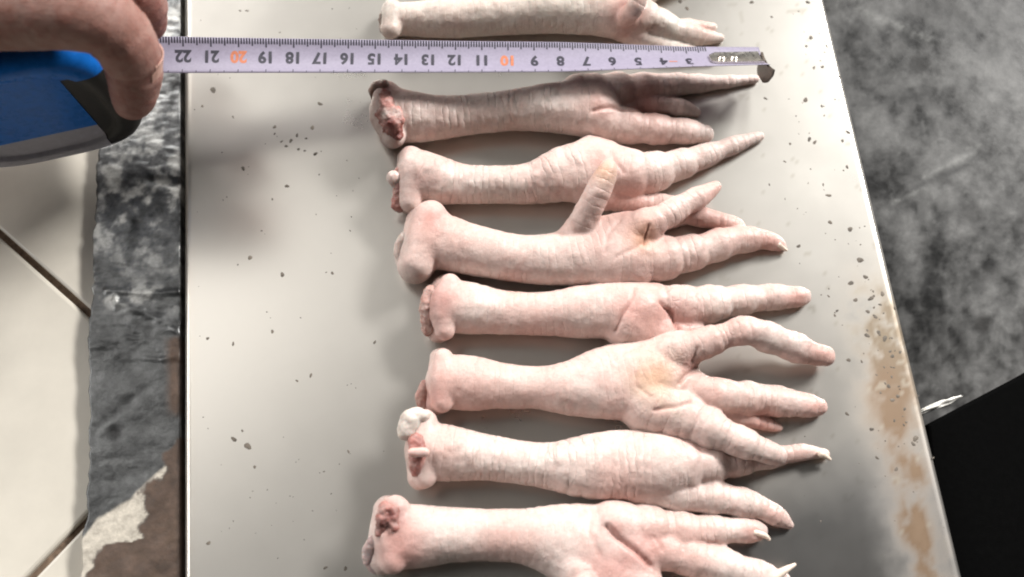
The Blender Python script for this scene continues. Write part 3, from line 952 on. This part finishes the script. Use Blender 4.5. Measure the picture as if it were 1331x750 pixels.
def blade_pt(n):
    z = np.interp(n, [0, 3, 8, 13, 18, 22, 24, 26], [1.75, 1.95, 2.2, 2.35, 2.75, 3.35, 3.7, 4.0])
    x = blade_px(n)
    y = np.interp(n, [0, 3, 12, 22, 26], [77.5, 78.5, 77.5, 74.5, 73])
    return P(x, y, z)


ns = np.linspace(0.0, 25.2, 190)
cp = np.array([blade_pt(n) for n in ns])
for k in range(3):
    for _ in range(10):
        cp[1:-1] = 0.25 * cp[:-2] + 0.5 * cp[1:-1] + 0.25 * cp[2:]


def blade_frame(n):
    c = np.array([np.interp(n, ns, cp[:, i]) for i in range(3)])
    c2 = np.array([np.interp(min(n + 0.05, 25.2), ns, cp[:, i]) for i in range(3)])
    c1 = np.array([np.interp(max(n - 0.05, 0), ns, cp[:, i]) for i in range(3)])
    t = c2 - c1; t /= np.linalg.norm(t)       # towards the case
    up = np.array((0, 0, 1.0))
    s = np.cross(t, up); s /= np.linalg.norm(s)   # towards +y
    u = np.cross(s, t)
    r = math.radians(np.interp(n, [0, 3, 8, 20, 25], [34, 30, 14, 4, 0]))
    return c, t, math.cos(r) * s - math.sin(r) * u, math.cos(r) * u + math.sin(r) * s


BW = 0.77


def blade_at(n, w, lift=0.0):
    """w in cm across the blade (+ = far edge)"""
    c, t, s, u = blade_frame(n)
    k = 0.17
    return c + s * w + u * (k * (w / BW) ** 2 + lift)


NW = 11
V, Fc = [], []
for lift in (0.0, -0.022):
    for n in ns:
        for w in np.linspace(-BW, BW, NW):
            V.append(blade_at(n, w, lift))
off = len(ns) * NW
for i in range(len(ns) - 1):
    for j in range(NW - 1):
        a = i * NW + j
        Fc.append((a, a + NW, a + NW + 1, a + 1))
        Fc.append((off + a, off + a + 1, off + a + NW + 1, off + a + NW))
    for j in (0, NW - 1):
        a = i * NW + j
        q = (a, a + NW, off + a + NW, off + a)
        Fc.append(q if j else tuple(reversed(q)))
for i in (0, len(ns) - 1):
    for j in range(NW - 1):
        a = i * NW + j
        Fc.append((a, a + 1, off + a + 1, off + a))
blade = mesh_obj('blade', V, Fc, M_BLADE, tape)


def on_blade(v2, n0, w0, flip=True, lift=0.006):
    out = []
    for x, y in v2:
        # text is read from the other side: +x of the glyph runs towards the case... mirrored by a half turn
        out.append(blade_at(n0 + x if flip else n0 - x, w0 - y, lift))
    return np.array(out)


for n in range(3, 25):
    cu = bpy.data.curves.new('numeral', 'FONT')
    cu.body = str(n)
    cu.size = 0.70
    cu.align_x = 'CENTER'; cu.align_y = 'CENTER'
    cu.offset = 0.03
    cu.resolution_u = 3
    tmp = bpy.data.objects.new('numeral', cu)
    me = tmp.to_mesh()
    v2 = np.array([(v.co.x * 0.84, v.co.y) for v in me.vertices])
    fc = [tuple(p.vertices) for p in me.polygons]
    tmp.to_mesh_clear()
    bpy.data.objects.remove(tmp); bpy.data.curves.remove(cu)
    W = on_blade(v2, n, np.interp(n, [3, 12, 22], [-0.10, -0.02, 0.06]))
    o = mesh_obj('numeral', W, fc, M_RED if n in (10, 20) else M_INK, None, smooth=False)
    o.parent = blade
# tick marks at both edges, one joined part
V, Fc = [], []


def tick(n, w0, w1, th=0.02):
    b = len(V)
    m = 3
    for j in range(m + 1):
        w = w0 + (w1 - w0) * j / m
        V.append(blade_at(n - th, w, 0.006)); V.append(blade_at(n + th, w, 0.006))
    for j in range(m):
        Fc.append((b + 2 * j, b + 2 * j + 1, b + 2 * j + 3, b + 2 * j + 2))


for k in range(22, 246):
    n = k / 10
    ln = 0.34 if k % 10 == 0 else (0.29 if k % 5 == 0 else 0.22)
    tick(n, BW - 0.015, BW - ln, 0.027)
    if k % 5 == 0: tick(n, -BW + 0.015, -BW + (0.2 if k % 10 == 0 else 0.13), 0.016)
o = mesh_obj('tick_marks', V, Fc, M_INK, None, smooth=False)
o.parent = blade; o['kind'] = 'stuff'
V, Fc = [], []
tick(3.62, -0.06, -0.12, 0.16)
o = mesh_obj('red_dash', V, Fc, M_RED, None, smooth=False); o.parent = blade


# end hook: a plate on the blade, folded down past the end
def sheet(name, rows, thick, mat, parent):
    """rows: list of point rows; solidified along its normals"""
    R_ = np.array(rows, float)
    a, b = R_.shape[:2]
    du = np.gradient(R_, axis=0); dv = np.gradient(R_, axis=1)
    nn = np.cross(du, dv); nn /= np.linalg.norm(nn, axis=2, keepdims=True)
    T = (R_ + nn * thick / 2).reshape(-1, 3); Bt = (R_ - nn * thick / 2).reshape(-1, 3)
    V = np.vstack([T, Bt]); m = a * b
    Fc = []
    i = lambda x, y: x * b + y
    for x in range(a - 1):
        for y in range(b - 1):
            Fc.append((i(x, y), i(x + 1, y), i(x + 1, y + 1), i(x, y + 1)))
            Fc.append((m + i(x, y), m + i(x, y + 1), m + i(x + 1, y + 1), m + i(x + 1, y)))
    for x in range(a - 1):
        for y in (0, b - 1):
            q = (i(x, y), i(x + 1, y), m + i(x + 1, y), m + i(x, y))
            Fc.append(tuple(reversed(q)) if y == 0 else q)
    for y in range(b - 1):
        for x in (0, a - 1):
            q = (i(x, y), i(x, y + 1), m + i(x, y + 1), m + i(x, y))
            Fc.append(q if x == 0 else tuple(reversed(q)))
    return mesh_obj(name, V, Fc, mat, parent, smooth=False)


rows = []
for n in np.linspace(2.15, 0.12, 9):
    hw = np.interp(n, [0, 0.5, 1.9, 2.15], [0.46, 0.44, 0.40, 0.25])
    rows.append([blade_at(n, w, 0.05) for w in np.linspace(-hw, hw, 7)])
plate_h = sheet('hook', rows, 0.07, M_STEEL, tape)
c, t, s, u = blade_frame(0.06)
rows = []
for dn in np.linspace(0, 1.1, 9):
    hw = np.interp(dn, [0, 0.2, 0.9, 1.1], [0.80, 0.80, 0.62, 0.36])
    rows.append([c - s * 0.42 - t * (0.03 + 0.06 * math.sin(min(dn * 6, math.pi / 2))) + s * w + np.array((0, 0, 1)) * (0.06 + 0.17 * (w / BW) ** 2 * (dn < 0.1) - dn) for w in np.linspace(-hw, hw, 7)])
hk = sheet('hook_lip', rows, 0.08, M_HOOK, None); hk.parent = plate_h
for n in (1.7, 1.2):
    c, t, s, u = blade_frame(n)
    q = blade_at(n, 0, 0.10)
    V, Fc = [], []
    for rr, zz in ((0.15, -0.03), (0.13, 0.03), (0.06, 0.055)):
        for i in range(12):
            a = 2 * math.pi * i / 12
            V.append(q + (t * math.cos(a) + s * math.sin(a)) * rr + u * zz)
    for l in range(2):
        for i in range(12):
            j = (i + 1) % 12
            Fc.append((l * 12 + i, l * 12 + 12 + i, l * 12 + 12 + j, l * 12 + j))
    Fc.append(tuple(reversed(range(24, 36))))
    rv = mesh_obj('rivet', V, [tuple(reversed(f)) for f in Fc], M_STEEL, None); rv.parent = plate_h

# case: upright rounded body, its broad side towards the viewer
yaw = math.radians(14)
ca, sa = math.cos(yaw), math.sin(yaw)
front = blade_pt(23.9)
HX, HZ, HY = 3.6, 3.2, 1.9
org = np.array((front[0] - HX * ca + 0.1, front[1] - 0.35 - HX * sa * 0.9, 1.15 + HZ))


def superp(a, e=3.4):
    x, z = math.cos(a), math.sin(a)
    return math.copysign(abs(x) ** (2 / e), x), math.copysign(abs(z) ** (2 / e), z)


NA = 200
lay = []
for t in np.linspace(0, 1, 7): lay.append((-HY + 0.75 * (1 - math.sin(t * math.pi / 2)) * 0 - 0, t))
prof = []
rf = 0.62
prof += [(-HY + 0.10, 0.0), (-HY + 0.10, 0.55), (-HY + 0.04, 0.62), (-HY, 0.66)]
prof = [(-HY + 0.16, k_) for k_ in np.linspace(0.03, 0.70, 16)] + [(-HY + 0.13, 0.73), (-HY, 0.75), (-HY, 0.82)]
for t in np.linspace(0.1, 1, 9):
    a = t * math.pi / 2
    prof.append((-HY + rf * (1 - math.cos(a)), 0.82 + 0.18 * math.sin(a)))
prof.append((-0.5, 1.0)); prof.append((0.0, 1.0)); prof.append((0.5, 1.0))
prof += [(-y, k) for y, k in prof[:-3][::-1]]
V = []
for y, kf in prof:
    for i in range(NA):
        x, z = superp(2 * math.pi * i / NA)
        lx, lz = HX * x * kf, HZ * z * kf
        V.append((org[0] + lx * ca - y * sa, org[1] + lx * sa + y * ca, org[2] + lz))
V = np.array(V)
faces = []
for l in range(len(prof) - 1):
    for i in range(NA):
        j = (i + 1) % NA
        faces.append((l * NA + i, l * NA + j, (l + 1) * NA + j, (l + 1) * NA + i))
faces.append(tuple(range(NA))[::-1]); faces.append(tuple(range((len(prof) - 1) * NA, len(prof) * NA)))
bm = bmesh.new()
bv = [bm.verts.new(((p - org)[0] * ca + (p - org)[1] * sa, -(p - org)[0] * sa + (p - org)[1] * ca, (p - org)[2])) for p in V]
for f in faces: bm.faces.new([bv[k] for k in f])
X_B, Z_LO, Z_HI, Z_G = HX - 1.7, -2.6, 1.7, -1.35
for co, no in (((X_B, 0, 0), (1, 0, 0)), ((0, 0, Z_LO), (0, 0, 1)), ((0, 0, Z_HI), (0, 0, 1)), ((0, 0, Z_G), (0, 0, 1))):
    bmesh.ops.bisect_plane(bm, geom=bm.verts[:] + bm.edges[:] + bm.faces[:], plane_co=co, plane_no=no)
bm.normal_update()
groups = {'case': [], 'case_base': [], 'bumper': []}
for f in bm.faces:
    cc = f.calc_center_median()
    if cc.x > X_B and Z_LO < cc.z < Z_HI: groups['bumper'].append(f)
    elif cc.z < Z_G: groups['case_base'].append(f)
    else: groups['case'].append(f)
for nm, mt, off in (('case', M_BLUE, 0), ('case_base', M_GREY, 0), ('bumper', M_BUMP, 0.03)):
    ids, vv_, ff_ = {}, [], []
    for f in groups[nm]:
        q = []
        for v in f.verts:
            if v.index not in ids or True:
                key = (round(v.co.x, 4), round(v.co.y, 4), round(v.co.z, 4))
                if key not in ids:
                    ids[key] = len(vv_)
                    c_ = v.co + v.normal * off
                    vv_.append((org[0] + c_.x * ca - c_.y * sa, org[1] + c_.x * sa + c_.y * ca, org[2] + c_.z))
                q.append(ids[key])
        if len(set(q)) > 2: ff_.append(tuple(dict.fromkeys(q)))
    mesh_obj(nm, vv_, ff_, mt, tape)
bm.free()

# ------------------------------------------------------------------ hand
HSK = (0.31, 0.122, 0.10)
hand = empty('hand', P(-300, 20, 6.0), "person's hand gripping the tape measure, index finger bent down over its front", 'hand')
hc = [
    [(-330, 10, 62, 8.2), (-120, 14, 56, 9.0), (0, 12, 53, 9.2), (90, 14, 51, 9.2), (135, 28, 47, 8.8), (163, 58, 41, 7.9), (174, 92, 36, 6.8), (174, 122, 29, 6.0), (172, 132, 24, 5.7)],
    [(-330, -80, 60, 8.2), (-120, -66, 54, 8.9), (20, -52, 50, 8.8), (110, -42, 46, 8.3), (160, -22, 40, 7.5), (186, 6, 30, 6.5), (194, 30, 22, 5.6)],
    [(-330, -170, 58, 7.8), (-140, -150, 52, 8.3), (0, -136, 48, 8.1), (90, -120, 43, 7.4), (135, -95, 36, 6.4), (150, -75, 26, 5.5)],
    [(-330, -245, 50, 7.2), (-190, -225, 44, 7.5), (-70, -210, 40, 7.2), (20, -190, 35, 6.4), (60, -165, 28, 5.5)],
    [(-640, -90, 120, 6.8), (-480, -60, 110, 7.0), (-350, -20, 80, 7.6)],
    [(-640, -110, 110, 6.6), (-480, -150, 100, 6.9), (-340, -190, 75, 7.2)],
    [(-1050, -100, 150, 5.5), (-800, -100, 130, 6.2), (-620, -100, 125, 6.7)],
    [(-560, 10, 80, 6.6), (-440, 150, 66, 6.0), (-310, 215, 56, 5.4), (-180, 212, 48, 5.0), (-120, 200, 40, 4.9)]]
FLAT = False
hch = [px_chain(c) for c in hc]
sp = [(172, 120, 45, (0.30, 0.11, 0.09), 0.6, 5.7), (150, 20, 60, (0.52, 0.28, 0.23), 0.6, 9.6), (0, 40, 120, (0.36, 0.19, 0.13), 0.5, 8.6), (190, 10, 40, (0.42, 0.16, 0.13), 0.6, 6.5)]
def arc_at(ch, x, y, z):
    return float(chain_dist(np.array([P(x, y, z)]), ch)[1][0])


scars = []
for ci, x, y, z in ((0, 140, 30, 8.7), (0, 148, 38, 8.5), (0, 130, 24, 8.9), (0, 170, 78, 7.2), (0, 171, 86, 7.0), (1, 160, -20, 7.5), (1, 166, -15, 7.4), (1, 190, 16, 6.1)):
    scars.append((ci, arc_at(hch[ci], x, y, z), 0.09, 0.07))
flesh('skin', hch, 0.14, 0.1, M_HAND, hand, HSK, sp, floor=None, seed=30, ridge_toes=0.0, mott=0.0, scars=scars)
# nail of the index finger, on its outer side
V, Q = [], []
tip = P(174, 92, 6.8)
axis = P(174, 122, 6.0) - P(168, 72, 7.5); axis /= np.linalg.norm(axis)
outw = np.array((0.97, 0.28, -0.02)); outw -= axis * (outw @ axis); outw /= np.linalg.norm(outw)
side = np.cross(axis, outw)
rows = []
for t in np.linspace(-0.75, 0.45, 9):
    row = []
    hw = 0.95 if abs(t + 0.15) < 0.4 else 0.8
    for a in np.linspace(-hw, hw, 9):
        rad = np.interp(t, [-0.75, 0.45], [0.93, 0.79]) + 0.01
        row.append(tip + axis * t + rad * (outw * math.cos(a) + side * math.sin(a)) * (1, 1, 1))
    rows.append(row)
sheet('nail', rows, 0.04, M_NAIL, hand)
